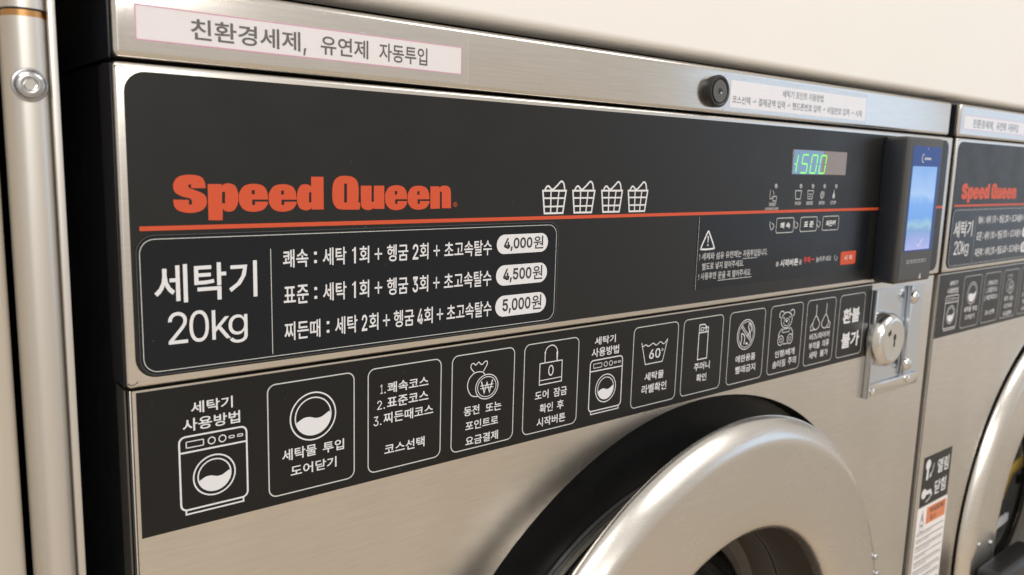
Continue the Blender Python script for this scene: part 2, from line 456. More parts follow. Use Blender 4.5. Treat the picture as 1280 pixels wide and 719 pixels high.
LOGO = [['C36.70,-52.69 s36.07,-49.31 s34.11,-47.36 s29.91,-46.74 s25.43,-47.45 s23.19,-49.40 s22.45,-52.10 s23.42,-54.70 s26.32,-56.40 s29.28,-57.15 s30.33,-58.26 C30.27,-60.04 C29.01,-60.03 C29.08,-57.89 C22.26,-57.71 s22.80,-60.87 s24.92,-62.84 s29.37,-63.72 s33.95,-62.99 s36.34,-61.04 s37.03,-58.57 s36.30,-55.96 s33.90,-54.35 s30.91,-53.25 s29.42,-52.58 C29.03,-51.91 C29.05,-51.06 C30.25,-51.05 C30.20,-52.70'],
 ['C37.56,-50.84 C43.91,-50.81 C43.88,-51.74 s45.17,-50.80 s47.08,-50.48 s49.93,-51.41 s51.28,-54.25 s51.53,-57.11 s51.00,-60.28 s49.33,-62.80 s47.07,-63.46 s45.16,-63.05 C44.11,-62.09 C43.97,-67.32 C37.52,-67.17', 'C44.00,-54.37 C45.39,-54.37 C45.25,-59.58 C43.86,-59.57'],
 ['C65.76,-58.04 s65.35,-54.27 s63.38,-51.56 s58.94,-50.62 s54.45,-51.59 s52.11,-54.57 s51.72,-57.30 s52.17,-60.29 s54.52,-62.88 s58.79,-63.72 s63.16,-62.82 s65.44,-60.44 C65.74,-59.01 C59.43,-58.96 C59.39,-60.50 C58.00,-60.49 C58.05,-57.98', 'C57.95,-53.62 C59.34,-53.62 C59.30,-55.55 C57.91,-55.54'],
 ['C80.19,-58.20 s79.76,-54.42 s77.77,-51.70 s73.31,-50.75 s68.82,-51.72 s66.48,-54.72 s66.11,-57.45 s66.57,-60.46 s68.95,-63.06 s73.24,-63.90 s77.62,-62.99 s79.89,-60.61 C80.18,-59.18 C73.85,-59.12 C73.82,-60.67 C72.42,-60.65 C72.46,-58.14', 'C72.34,-53.76 C73.73,-53.77 C73.70,-55.70 C72.30,-55.69'],
 ['C87.85,-47.07 C94.44,-47.01 C94.46,-63.16 C88.05,-63.07 C88.06,-62.26 s86.96,-63.05 s84.78,-63.42 s81.92,-62.44 s80.53,-59.62 s80.35,-57.08 s80.82,-53.76 s82.41,-51.30 s84.57,-50.76 s86.72,-51.09 C87.80,-51.96', 'C86.69,-54.64 C87.92,-54.64 C87.87,-59.55 C86.63,-59.54'],
 ['C114.35,-63.53 C104.79,-63.38 s101.66,-62.64 s99.61,-59.68 s99.16,-55.00 s99.88,-49.73 s102.43,-47.04 s106.39,-46.44 s110.81,-47.15 s113.29,-49.65 s113.93,-54.41 C113.71,-60.01 C114.86,-59.82 C114.85,-61.74', 'C105.75,-50.32 C107.28,-50.31 C107.25,-59.81 C105.71,-59.80'],
 ['C115.08,-51.36 C121.37,-51.34 C121.39,-59.57 C122.71,-59.58 C122.69,-51.33 C128.84,-51.31 C129.04,-63.36 C122.72,-63.27 C122.72,-62.68 s121.25,-63.57 s119.05,-63.79 s116.51,-63.05 s115.29,-60.79'],
 ['C142.93,-58.44 s142.44,-54.69 s140.47,-51.98 s136.17,-51.03 s131.87,-52.00 s129.69,-54.98 s129.39,-57.71 s129.90,-60.71 s132.25,-63.29 s136.39,-64.13 s140.57,-63.22 s142.70,-60.84 C142.94,-59.42 C136.87,-59.37 C136.88,-60.91 C135.54,-60.90 C135.52,-58.39', 'C135.30,-54.03 C136.64,-54.04 C136.65,-55.96 C135.31,-55.95'],
 ['C157.11,-58.55 s156.58,-54.85 s154.55,-52.18 s150.11,-51.25 s145.69,-52.20 s143.46,-55.14 s143.16,-57.82 s143.71,-60.77 s146.13,-63.32 s150.40,-64.14 s154.70,-63.25 s156.87,-60.91 C157.12,-59.51 C150.87,-59.46 C150.89,-60.98 C149.51,-60.96 C149.48,-58.50', 'C149.23,-54.21 C150.61,-54.21 C150.63,-56.10 C149.25,-56.10'],
 ['C157.57,-51.56 C163.38,-51.55 C163.40,-52.43 s164.78,-51.48 s167.10,-51.13 s169.80,-51.87 s171.11,-54.49 C171.46,-63.63 C165.25,-63.54 C165.09,-54.48 C163.84,-54.48 C164.00,-63.73 C157.75,-63.78']]

def washer_pictogram(F, x0, x1, zt, zb, wd=0.75):
    """Line drawing of a front loader."""
    W_, H_ = x1 - x0, zt - zb
    zf = zb + H_ * 0.055
    F.stroke(rrect(x0, x1, zf, zt, W_ * 0.09), wd, True)
    F.stroke([(x0, zt - H_ * 0.20), (x1, zt - H_ * 0.20)], wd)
    F.stroke([(x0 + W_ * .07, zf), (x0 + W_ * .07, zb), (x1 - W_ * .07, zb), (x1 - W_ * .07, zf)], wd * .9)
    zc = zt - H_ * 0.105
    F.stroke(rrect(x0 + W_ * .10, x0 + W_ * .35, zc - H_ * .038, zc + H_ * .038, .2), wd * .55, True)
    F.stroke(circ(x0 + W_ * .47, zc, W_ * .052, n=16), wd * .6, True)
    F.stroke(circ(x0 + W_ * .63, zc, W_ * .052, n=16), wd * .6, True)
    F.stroke(rrect(x0 + W_ * .73, x0 + W_ * .81, zc - H_ * .014, zc + H_ * .014, H_ * .012), wd * .5, True)
    F.stroke(rrect(x0 + W_ * .86, x0 + W_ * .94, zc - H_ * .014, zc + H_ * .014, H_ * .012), wd * .5, True)
    door_pictogram(F, (x0 + x1) / 2, zf + (zt - H_ * .2 - zf) * .52, W_ * .31, wd * .85)

def door_pictogram(F, cx, cz, r, wd):
    F.stroke(circ(cx, cz, r), wd, True)
    ri = r * .79
    F.stroke(circ(cx, cz, ri), wd * .9, True)
    # water: a wave top, then round the bottom of the circle
    rr = ri * .97
    wave = crom([(-.95, -.22), (-.55, -.02), (-.2, -.02), (.15, -.13), (.5, -.10), (.93, .14)], 5)
    a0, a1 = math.degrees(math.atan2(.14, .93)), math.degrees(math.atan2(-.22, -.95))
    arc = circ(0, 0, rr, n=24, a0=a0, a1=a1 if a1 < 0 else a1 - 360)
    F.fill([[(cx + x * rr, cz + z * rr) for x, z in wave] + [(cx + x, cz + z) for x, z in arc[1:-1]]])

def make_washer():
    root = empty('washer', (0, 0, 0), 'x', 'washing machine')
    P = root
    # ---- body
    slab('bulkhead', [[(1.5, 0.6), (797, 0.6), (797, -1180), (1.5, -1180)], circ(414.7, -507.4, 229.0, n=96)[::-1]], 22, 24, M['black_paint'], P)
    for xa, xb in ((1.5, 3.0), (795.5, 797)): box('side_panel', xa, xb, 24.1, 698, -1180, 0.6, M['black_paint'], P, .3, 1)
    box('top_panel', 3.1, 795.4, 24.1, 698, -0.9, 0.6, M['black_paint'], P)
    box('rear_panel', 3.1, 795.4, 696, 698, -1180, -1.0, M['black_paint'], P)
    box('base_frame', 3.1, 795.4, 24.1, 695.9, -1200, -1160, M['black_paint'], P)
    box('side_panel_edge', 0.6, 1.4, 8.5, 21.5, -1180, -143.5, M['fold'], P)
    # ---- lid (stainless front wrap, dark ends)
    lid = box('lid', 0.4, 787.8, 0, 702, 1.4, 34.4, M['lid'], P, 3.0, 5)
    box('lid_end_panel', -0.1, 0.38, 4.5, 700, 1.6, 33.5, M['black_paint'], lid)
    box('lid_end_cap', 788.0, 797.5, 6, 700, 1.6, 33.0, M['black_paint'], lid, 1.0)
    # ---- control panel
    cp = box('control_panel', 0.0, SW, 0, 21.4, -141.0, -0.2, M['steel'], P, 1.9, 5)
    box('panel_end_cap', -0.5, -0.02, 2.2, 21.6, -140.4, -0.8, M['side'], cp, 0.2, 1)
    for zz, sg in ((-2.6, 1), (-138.6, -1)):   # folded corner slits
        F = Flat(-0.03); F.stroke(crom([(0.3, zz - .2 * sg), (2.0, zz + .7 * sg), (4.2, zz + .1 * sg), (4.5, zz - .8 * sg)], 5), 0.35)
        F.build('corner_slit', M['rubber'], cp)
    ov = slab('control_overlay', [rrect(4.0, 789.5, -136.9, -3.7, 9.0)], OV, -0.02, M['overlay'], P)
    # brand lettering
    for g in LOGO:
        F = Flat(DE); F.fill([flagged(l) for l in g]); F.build('brand_letter', M['orange'], ov)
    F = Flat(DE); F.stroke(circ(174.3, -61.6, 1.15, n=20), .28, True); F.build('trademark_ring', M['orange'], ov)
    text('trademark_letter', 'R', 173.8, 174.8, -60.9, -62.3, M['orange'], ov, DE, 0)
    F = Flat(DE); F.fill([[(7.8, -71.2), (789.3, -72.3), (789.3, -70.0), (7.8, -69.2)]]); F.build('orange_line', M['orange'], ov)
    # four laundry baskets
    for x in (238.8, 263.8, 289.4, 314.4):
        F = Flat(DE); w1 = 20.0; zt, zb = -54.0, -67.8; wd = 1.15
        a0, a1, b0, b1 = x + .4, x + w1 - .4, x + 2.2, x + w1 - 2.6
        F.stroke([(a0, zt), (a1, zt), (b1, zb), (b0, zb)], wd, True)
        for t in (0.33, 0.70):
            F.stroke([(a0 + (b0 - a0) * t, zt + (zb - zt) * t), (a1 + (b1 - a1) * t, zt + (zb - zt) * t)], wd * .85)
        F.stroke([(x + 7.0, zt), (x + 7.3, zb)], wd * .85); F.stroke([(x + 13.6, zt), (x + 12.4, zb)], wd * .85)
        c = crom([(.10, 0), (.16, .13), (.25, .17), (.40, .02), (.60, .20), (.76, .38), (.87, .28), (.92, 0)], 5)
        F.stroke([(x + a * w1, zt + .4 + b * 14.0) for a, b in c], wd * .95)
        F.build('basket_pictogram', M['white'], ov)
    # display
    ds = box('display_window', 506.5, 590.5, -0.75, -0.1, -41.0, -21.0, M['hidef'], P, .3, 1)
    sl = Flat(-0.82); sl.fill([[(506.9, -40.7), (549.5, -40.7), (552, -21.3), (508, -21.3)]]); sl.build('blue_reflection_patch', M['lens'], ds)  # painted blue reflection over the left half of the display
    seg = {'1': 'bc', '5': 'afgcd', '0': 'abcdef'}
    for i, ch in enumerate('1500'):
        x = (503.0, 518.5, 532.5, 546.2)[i]; F = Flat(-0.9); wdg = 8.6; zt, zb = -24.9, -39.6; zm = (zt + zb) / 2
        sk = lambda a, z: (a + (z - zb) * 0.17, z)
        g = .45
        S = {'a': ((x + g, zt), (x + wdg - g, zt)), 'g': ((x + g, zm), (x + wdg - g, zm)), 'd': ((x + g, zb), (x + wdg - g, zb)),
             'f': ((x, zt - g), (x, zm + g)), 'b': ((x + wdg, zt - g), (x + wdg, zm + g)), 'e': ((x, zm - g), (x, zb + g)),
             'c': ((x + wdg, zm - g), (x + wdg, zb + g))}
        for k in seg[ch]:
            p, q = S[k]; F.stroke([sk(*p), sk(*q)], 1.15)
        if ch == '1': F.stroke([sk(x + wdg - 3.2, zm - .6), sk(x + wdg - .6, zm)], 1.1)
        F.build('display_digit', M['digit'], ds)
    # indicator lamps and their captions
    for x, cap, ic in ((485.7, 'INSERT', 'p'), (521.4, 'WASH', 't'), (539.6, 'RINSE', 'u'), (557.8, 'SPIN', 's'), (576.6, 'STOP', 'd')):
        lathe('indicator_lamp', [(2.0, -0.5), (1.9, -1.0), (1.0, -1.4), (0.05, -1.5)], x, -50.6, M['led'], P, 20)
        F = Flat(DE); zc = -57.6; xx = x - 2.5
        if ic == 't': F.stroke([(xx - 4.6, zc + 3.4), (xx - 3.4, zc - 3.4), (xx + 3.4, zc - 3.4), (xx + 4.6, zc + 3.4)], .8, True)
        if ic == 'u':
            F.stroke([(xx - 4.4, zc + 3.4), (xx - 3.2, zc - 3.4), (xx + 3.2, zc - 3.4), (xx + 4.4, zc + 3.4)], .7, True)
            F.stroke([(xx - 2.6, zc + .6), (xx + 2.6, zc + .6)], .6); F.stroke([(xx - 2.2, zc - 1.4), (xx + 2.2, zc - 1.4)], .6)
        if ic == 's':
            F.stroke([(xx + (.6 + 2.7 * k / 30) * math.cos(k * .45), zc + (.7 + 3.1 * k / 30) * math.sin(k * .45)) for k in range(31)], .7)
        if ic == 'd':
            F.fill([[(xx + a, zc + b) for a, b in ((0, 4.2), (.5, 4.2), (.7, 1.6), (2.1, -.6), (1.8, -2.8), (.2, -3.6), (-1.5, -2.8), (-1.8, -.6), (-.4, 1.6), (-.3, 4.2))]])
        if ic == 'p':
            F.stroke([(xx - 4.5, zc + 4), (xx - 4.5, zc - 3), (xx - 1.5, zc - 3), (xx - 1.5, zc - 1)], .6)
            F.stroke([(xx - 1, zc + 3.5), (xx + 1, zc + .5)], .6); F.stroke(rrect(xx - .2, xx + 4.6, zc - 4.8, zc - 1.0, .5), .7, True)
        F.build('cycle_pictogram', M['grey_print'], ov)
        text('lettering', cap, x - 7.5 if len(cap) > 4 else x - 6.6, x + 2.4, -63.0 if ic != 'p' else -63.6, -66.0 if ic != 'p' else -66.4, M['grey_print'], ov, DE, .02)
    text('lettering', 'COINS/CARD', 473, 491.5, -67.4, -69.6, M['grey_print'], ov, DE, .02)
    # course buttons
    for x0, x1, s in ((489.6, 515.0, '쾌 속'), (524.4, 550.4, '표 준'), (558.9, 585.6, '찌든때')):
        bt = slab('course_button', [rrect(x0, x1, -88.4, -75.9, 1.8)], -0.95, -0.3, M['overlay'], P)
        F = Flat(-1.0); F.stroke(rrect(x0 + .3, x1 - .3, -88.1, -76.2, 1.7), .6, True); F.build('button_outline', M['line'], bt)
        text('lettering', s, x0 + 6, x1 - 5.2, -79.7, -84.8, M['white'], bt, -1.02, .03)
    sb = slab('start_button', [rrect(594.4, 620.4, -120.2, -108.3, 1.6)], -1.0, -0.3, M['orange'], P)
    text('lettering', '시 작', 600.5, 614.5, -111.8, -116.4, M['white'], sb, -1.06, .01)
    # warning sticker (same charcoal, a shade bluer)
    ws = slab('caution_sticker', [[(391.3, -127.0), (640.5, -127.0), (640.5, -73.2), (391.3, -73.2)]], LB, OV + .02, M['sticker'], P)
    F = Flat(LB - .05); F.stroke([(391.5, -126.8), (391.5, -73.4)], .35); F.build('sticker_edge', M['grey_print'], ws)
    F = Flat(LB - .05); F.stroke(crom([(403.0, -84.0), (404.6, -85.8), (410.4, -95.2), (409.6, -97.0), (396.6, -97.0), (395.8, -95.2), (401.4, -85.8)], 4, True), 1.3, True)
    F.fill([circ(403.2, -94.1, .75, n=12)]); F.fill([[(402.5, -87.4), (403.9, -87.4), (403.5, -92.4), (402.9, -92.4)]])
    F.build('caution_triangle', M['white'], ws)
    for s, x0, x1, zt, zb, sl_ in (('! 세제와 섬유 유연제는', 394.2, 446.0, -99.8, -105.2, 0), ('자동투입', 448.0, 466.0, -99.9, -105.4, 0), ('됩니다.', 466.8, 480.6, -100.0, -105.6, 0),
                              ('별도로 넣지 말아주세요.', 398.2, 449.6, -107.3, -112.7, 0), ('! 사용후엔', 394.6, 415.6, -114.6, -120.0, 0), ('문을 꼭 열어주세요.', 418.0, 460.4, -114.9, -120.4, 0)):
        text('lettering', s, x0, x1, zt, zb, M['grey_print'], ws, LB - .05, .012)
    F = Flat(LB - .05); F.stroke([(448, -106.6), (467, -106.6)], .5); F.stroke([(418, -121.6), (461, -121.6)], .5); F.build('underline', M['grey_print'], ws)
    text('lettering', '※', 493.8, 497.8, -111.6, -115.8, M['grey_print'], ws, LB - .05, .01)
    text('lettering', '시작버튼', 500.0, 526.6, -110.4, -116.4, M['white'], ws, LB - .05, .02)
    text('lettering', '을', 527.8, 532.2, -111.6, -115.9, M['grey_print'], ws, LB - .05, .01)
    text('lettering', '꾸욱', 534.6, 545.6, -110.0, -115.4, M['red'], ws, LB - .05, .012)
    F = Flat(LB - .05); F.stroke(crom([(547, -112.8), (548.6, -112.2), (550.2, -112.9), (551.8, -112.4)], 4), .7); F.build('red_tilde', M['red'], ws)
    text('lettering', '눌러주세요', 554.2, 578.6, -110.6, -115.4, M['grey_print'], ws, LB - .05, .012)
    F = Flat(LB - .05); F.stroke(crom([(585, -110.4), (584.2, -112.6), (585.4, -114.8), (587.4, -115.6), (589, -113.8), (587.6, -112)], 3), .6); F.build('pointer_pictogram', M['grey_print'], ws)
    for x0 in (489.6, 524.4, 558.9):
        F = Flat(LB - .05); q = x0 - 5.2
        F.stroke(crom([(q - 2.6, -78.6), (q - 3.4, -81.0), (q - 2.4, -83.4), (q - .6, -85.2), (q + 2.2, -83.4), (q + 1.6, -81.0), (q - .8, -80.2)], 3), .75)
        F.build('pointer_pictogram', M['grey_print'], ws)
    # ---- price sticker
    ps = slab('price_sticker', [rrect(5.6, 253.4, -136.2, -72.9, 8)], LB, OV + .02, M['sticker'], P)
    F = Flat(LB - .05); F.stroke(rrect(5.9, 253.1, -135.9, -73.2, 7.8, 10), .25, True); F.build('sticker_edge', M['faint'], ps)
    F = Flat(LB - .05); F.stroke(rrect(7.3, 251.4, -134.4, -74.9, 6.4, 10), .34, True); F.build('border_line', M['line'], ps)
    F = Flat(LB - .05); F.stroke([(66.5, -81.5), (66.7, -133.2)], .34); F.build('divider_line', M['line'], ps)
    y = LB - .08
    text('lettering', '세탁기', 12.8, 59.6, -86.6, -104.0, M['white'], ps, y, 0.012)
    text('lettering', '2', 18.1, 26.6, -108.1, -122.7, M['white'], ps, y, 0.0)
    text('lettering', '0', 27.4, 36.2, -108.2, -122.9, M['white'], ps, y, 0.0)
    F = Flat(y); F.fill([[(37.6, -108.8), (39.25, -108.8), (39.25, -117.0), (43.6, -112.2), (45.7, -112.2), (41.7, -116.6), (46.3, -122.7), (44.2, -122.7), (40.55, -117.8), (39.25, -119.2), (39.25, -122.7), (37.6, -122.7)]])
    F.build('lettering', M['white'], ps)
    text('lettering', 'g', 45.3, 54.4, -111.9, -125.4, M['white'], ps, y - .06, 0.0)
    COM = ((130.6, 143.7, '헹굼'), )
    rows = (
     (-82.3, -91.3, (('쾌속', 72.6, 85.8), (':', 88.9, 90.4), ('세탁', 93.6, 106.7), ('1', 110.0, 112.1), ('회', 114.2, 119.9), ('+', 123.1, 127.6),
       ('헹굼', 130.6, 143.7), ('2', 146.6, 150.2), ('회', 151.1, 156.7), ('+', 160.0, 164.3), ('초고속탈수', 167.3, 200.8)), '4,000', -79.7, -91.2),
     (-100.1, -109.4, (('표준', 72.8, 85.8), (':', 88.9, 90.4), ('세탁', 93.6, 106.7), ('1', 110.0, 112.1), ('회', 114.2, 119.9), ('+', 123.2, 127.7),
       ('헹굼', 130.7, 143.8), ('3', 146.7, 150.2), ('회', 151.1, 156.8), ('+', 160.1, 164.4), ('초고속탈수', 167.3, 201.0)), '4,500', -97.9, -110.1),
     (-118.2, -127.5, (('찌든때', 72.9, 92.0), (':', 95.5, 97.0), ('세탁', 100.2, 113.0), ('2', 115.6, 118.8), ('회', 119.9, 125.5), ('+', 128.2, 132.6),
       ('헹굼', 134.9, 147.8), ('4', 150.0, 153.6), ('회', 154.3, 160.1), ('+', 162.8, 167.1), ('초고속탈수', 169.5, 201.6)), '5,000', -116.2, -128.9))
    for zt, zb, words, price, pt, pb in rows:
        for wd_, a, b in words:
            if wd_ == ':':
                F = Flat(y); F.fill([rrect(a, b, zt - 3.2, zt - 1.7, .2, 2)]); F.fill([rrect(a, b, zb + 1.6, zb + 3.1, .2, 2)]); F.build('colon', M['white'], ps)
            elif wd_ == '+':
                text('lettering', '+', a, b, zt - 1.5, zb + 1.3, M['white'], ps, y, -.004)
            elif wd_ == '1':
                F = Flat(y); F.fill([[(a, zt - 1.7), (a, zt - 2.6), (b - 1.0, zt - 1.9), (b - 1.0, zb + .2), (b, zb + .2), (b, zt - .4), (b - .8, zt - .4), (b - 1.2, zt - 1.3)]]); F.build('lettering', M['white'], ps)
            elif wd_.isdigit():
                text('lettering', wd_, a, b, zt - .4, zb + .2, M['white'], ps, y, .012)
            else:
                text('lettering', wd_, a, b, zt, zb, M['white'], ps, y, .012)
        r_ = (pt - pb) / 2 - .01
        F = Flat(y); F.fill([rrect(204.4, 244.5, pb, pt, r_, 10)]); F.build('price_pill', M['white'], ps)
        text('lettering', price, 209.8, 231.8, pt - 2.1, pb + 1.6, M['ink'], ps, y - .08, .022)
        text('lettering', '원', 232.8, 240.7, pt - 1.6, pb + 2.1, M['ink'], ps, y - .08, .012)

    # ---- lid labels
    def lid_label(x0, x1, z0, z1, t0, t1, tz0, tz1, border):
        lb = slab('lid_label', [rrect(x0, x1, z0, z1, .2, 1)], -0.22, -0.02, M['paper'], P)
        if border:
            F = Flat(-0.25); F.stroke([(x0 + .3, z0 + .3), (x1 - .3, z0 + .3), (x1 - .3, z1 - .3), (x0 + .3, z1 - .3)], .42, True); F.build('pink_border', M['pink'], lb)
        tp = Flat(-0.38); tp.fill([rrect(t0, t1, tz0, tz1, 2.0)]); tp.build('clear_tape', M['tape'], lb)
        return lb
    lb = lid_label(9.4, 177.3, 9.1, 23.8, 5.0, 181.8, 4.4, 31.0, True)
    for s, a, b in (('친환경세제', 32.3, 83.2), (',', 84.6, 86.2), ('유연제', 93.6, 119.6), ('자동투입', 125.8, 154.9)):
        if s == ',': text('lettering', s, a, b, 13.6, 10.2, M['ink'], lb, -0.3, .02)
        else: text('lettering', s, a, b, 20.7, 11.7, M['ink'], lb, -0.3, .016)
    lb = lid_label(419.0, 616.0, 7.0, 26.4, 411, 620, 3.4, 30.5, False)
    text('lettering', '세탁기 포인트 이용방법', 485.6, 545.4, 24.2, 18.4, M['ink'], lb, -0.3, .012)
    text('lettering', '코스선택 → 결제금액 입력 → 핸드폰번호 입력 → 비밀번호 입력 → 시작', 421.6, 610.0, 15.6, 9.8, M['ink'], lb, -0.3, .012)
    # ---- key lock on the lid
    kl = lathe('lid_key_lock', [(11.3, 0.5), (11.4, -4.8), (10.9, -5.8), (9.6, -6.0), (8.9, -5.6), (8.7, -5.0), (8.2, -5.0), (8.0, -5.7), (0.02, -5.8)], 399.4, 16.6, M['plastic'], P, 48)
    lathe('lock_face', [(7.8, -5.82), (0.02, -5.9)], 399.4, 16.6, M['fold'], kl, 32)
    F = Flat(-6.0); F.fill([rrect(397.4, 401.4, 14.9, 18.4, .5, 3)]); F.build('keyway', M['rubber'], kl)
    box('key_wafer', 399.3, 401.0, -6.3, -6.1, 14.9, 15.9, M['zinc'], kl)

    # ---- lower panel with the round door opening
    XC, ZC, RO = 414.7, -507.4, 292.4
    hole = circ(XC, ZC, RO, n=128)
    lo = slab('front_panel', [[(3.0, -143.2), (SW - 1.5, -143.2), (SW - 1.5, -1160), (3.0, -1160)], hole[::-1]], LP, 21.8, M['steel'], P)
    box('front_panel_fold', 2.0, 2.95, LP + 0.9, 21.6, -1160, -143.2, M['steel'], lo, .4, 2)
    lathe('door_recess', [(RO - .2, LP + .6), (RO - 1.5, 19), (RO - 6, 20.5), (231, 21), (229.5, 19)], XC, ZC, M['rubber'], P, 128)
    lathe('tub_rim', [(229.4, 21.5), (228.5, 15), (226, 13.5), (221.5, 15), (218, 60)], XC, ZC, M['drum'], P, 128)
    tb = lathe('tub_gasket', [(217.8, 62), (216, 50), (212, 46), (205, 52), (203, 90), (200, 96)], XC, ZC, M['rubber'], P, 96)
    dr = lathe('drum', [(199, 97), (212, 110), (214, 400), (205, 412), (0.5, 415)], XC, ZC, M['drum'], P, 72)
    F = Flat(0); _holes = []
    me = bpy.data.meshes.new('drum_holes'); vs = []; fs = []
    for i in range(60):
        for j in range(14):
            a = 2 * math.pi * (i + .5 * (j % 2)) / 60; yy = 125 + j * 19
            k = len(vs); c = Vector((math.cos(a), math.sin(a))); t = Vector((-c.y, c.x))
            for q in range(6):
                u, v = 2.6 * math.cos(q * math.pi / 3), 2.6 * math.sin(q * math.pi / 3)
                w2 = c * 213.2 + t * u
                vs.append(((XC + w2.x) / 1000, (yy + v) / 1000, Z0 + (ZC + w2.y) / 1000))
            fs.append(tuple(range(k, k + 6)))
    me.from_pydata(vs, [], fs)
    o = link('drum_holes', me, M['rubber'], dr); o['kind'] = 'stuff'
    for a in (35, 155, 275):
        bm = bmesh.new(); bmesh.ops.create_cube(bm, size=1)
        for v in bm.verts: v.co = Vector((v.co.x * (.06 if v.co.z < 0 else .03), .26 + v.co.y * .28, .19 + v.co.z * .05))
        bmesh.ops.bevel(bm, geom=bm.edges[:], offset=.008, segments=3, affect='EDGES')
        rot = Matrix.Rotation(R_(a), 4, 'Y')
        for v in bm.verts:
            q = rot @ Vector((v.co.x, v.co.y, v.co.z)); v.co = Vector((q.x + XC / 1000, q.y, q.z + Z0 + ZC / 1000))
        me = bpy.data.meshes.new('drum_lifter'); bm.to_mesh(me); bm.free(); shade(link('drum_lifter', me, M['drum'], dr))

    # ---- icon strip under the control panel
    st = slab('instruction_strip', [[(4.6, -213.4), (666.5, -213.4), (666.5, -144.2), (4.6, -144.2)]], LP - .35, LP - .01, M['strip'], P)
    y = LP - .5
    FR = ((65.4, 113.3), (121.8, 169.3), (177.1, 224.0), (232.2, 279.0), (332.4, 380.6), (386.9, 434.8), (443.4, 491.4), (499.4, 547.7), (554.6, 601.8), (609.4, 654.6))
    for a, b in FR:
        F = Flat(y); F.stroke(rrect(a, b, -208.6, -150.0, 4.2), .62, True); F.build('rounded_frame', M['line'], st)
    def T(s, x0, x1, zt, zb, bold=.014): text('lettering', s, x0, x1, zt, zb, M['white'], st, y, bold)
    # 1 washer
    T('세탁기', 28.2, 48.0, -152.2, -158.0); T('사용방법', 24.2, 51.4, -160.0, -166.2)
    F = Flat(y); washer_pictogram(F, 22.3, 54.4, -168.6, -206.8, .85); F.build('washer_pictogram', M['white'], st)
    # 2 load and shut
    F = Flat(y); door_pictogram(F, 89.8, -170.0, 12.6, .75); F.build('door_pictogram', M['white'], st)
    T('세탁물', 72.5, 91.4, -185.0, -191.2); T('투입', 95.0, 107.3, -185.4, -191.4); T('도어닫기', 77.0, 102.8, -194.4, -200.2)
    # 3 courses
    T('1', 129.4, 131.0, -159.5, -164.6, .0); T('쾌속코스', 133.8, 160.7, -158.9, -165.0)
    T('2', 127.4, 130.4, -168.4, -173.4, .0); T('표준코스', 133.6, 160.8, -167.4, -173.4)
    T('3', 125.2, 128.2, -177.0, -182.4, .0); T('찌든때코스', 131.4, 164.2, -176.0, -182.2)
    T('코스선택', 132.1, 158.5, -194.2, -200.3)
    F = Flat(y)
    for xx, zz in ((132.3, -164.3), (131.8, -173.0), (129.6, -181.9)): F.fill([circ(xx, zz, .45, n=10)])
    F.build('full_stop', M['white'], st)
    # 4 pay
    F = Flat(y); wd = .55
    F.stroke(circ(202.9, -171.9, 8.5, 7.6, n=36), wd, True); F.stroke(circ(202.9, -171.9, 7.0, 6.2, n=36), wd * .8, True)
    F.stroke(crom([(196.0, -177.0), (191.2, -175.6), (188.4, -170.4), (189.2, -165.8), (192.0, -162.8), (194.6, -161.9), (198.5, -162.0), (200.6, -163.4), (201.6, -164.7)], 4), wd)
    F.stroke(crom([(193.2, -161.7), (190.6, -158.6), (191.2, -156.4), (192.9, -156.2), (194.0, -157.4), (195.2, -156.6), (196.4, -155.8), (197.6, -157.0), (199.0, -157.6), (200.4, -156.4), (202.4, -155.9), (202.8, -157.8), (201.2, -160.2), (200.0, -162.0)], 3), wd)
    wx, wz = 202.9, -171.9
    F.stroke([(wx - 4.2, wz + 3.7), (wx - 2.0, wz - 3.6), (wx, wz + 2.6), (wx + 2.0, wz - 3.6), (wx + 4.2, wz + 3.7)], .85)
    F.stroke([(wx - 4.9, wz + 1.0), (wx + 4.9, wz + 1.0)], .5); F.stroke([(wx - 4.9, wz - .7), (wx + 4.9, wz - .7)], .5)
    F.build('coin_pictogram', M['white'], st)
    T('동전', 186.0, 197.6, -182.0, -187.9); T('또는', 202.4, 214.5, -182.6, -188.2)
    T('포인트로', 187.4, 212.3, -191.3, -197.0); T('요금결제', 187.7, 212.5, -202.0 + 1.2, -206.6)
    # 5 lock
    F = Flat(y); wd = .62
    F.stroke([(245.2, -177.6), (264.4, -177.6), (264.4, -163.6), (245.2, -163.6)], wd, True)
    F.stroke([(245.2, -174.8), (264.4, -174.8)], wd * .8)
    F.stroke([(249.4, -163.4), (249.4, -157.4)] + circ(254.6, -157.4, 5.2, 4.8, n=14, a0=180, a1=0) + [(259.8, -157.4), (259.8, -163.4)], wd)
    F.stroke(circ(254.8, -169.2, 1.9, 3.2, n=24), .75, True)
    F.build('padlock_pictogram', M['white'], st)
    T('도어', 241.8, 253.4, -181.5, -187.3); T('잠금', 257.8, 269.6, -181.5, -187.5)
    T('확인', 246.2, 257.6, -190.6, -196.6); T('후', 261.2, 267.2, -190.4, -196.6); T('시작버튼', 244.0, 269.1, -199.6, -205.6)
    # 6 washer again
    T('세탁기', 293.8, 313.9, -152.0, -157.6); T('사용방법', 291.2, 317.6, -159.6, -165.8)
    F = Flat(y); washer_pictogram(F, 290.4, 321.8, -168.0, -205.6, .75); F.build('washer_pictogram', M['white'], st)
    # 7 sixty degrees
    F = Flat(y); wd = .62
    F.stroke(crom([(341.0, -161.6), (342.2, -164.6), (345.2, -163.4), (348.0, -164.9), (350.4, -164.2), (353.4, -163.2), (356.2, -165.0), (358.6, -164.2), (361.2, -163.0), (364.2, -164.9), (366.4, -164.2), (368.8, -162.0)], 3), wd)
    F.stroke([(341.0, -161.6), (345.8, -178.0), (364.4, -177.9), (369.0, -161.4)], wd)
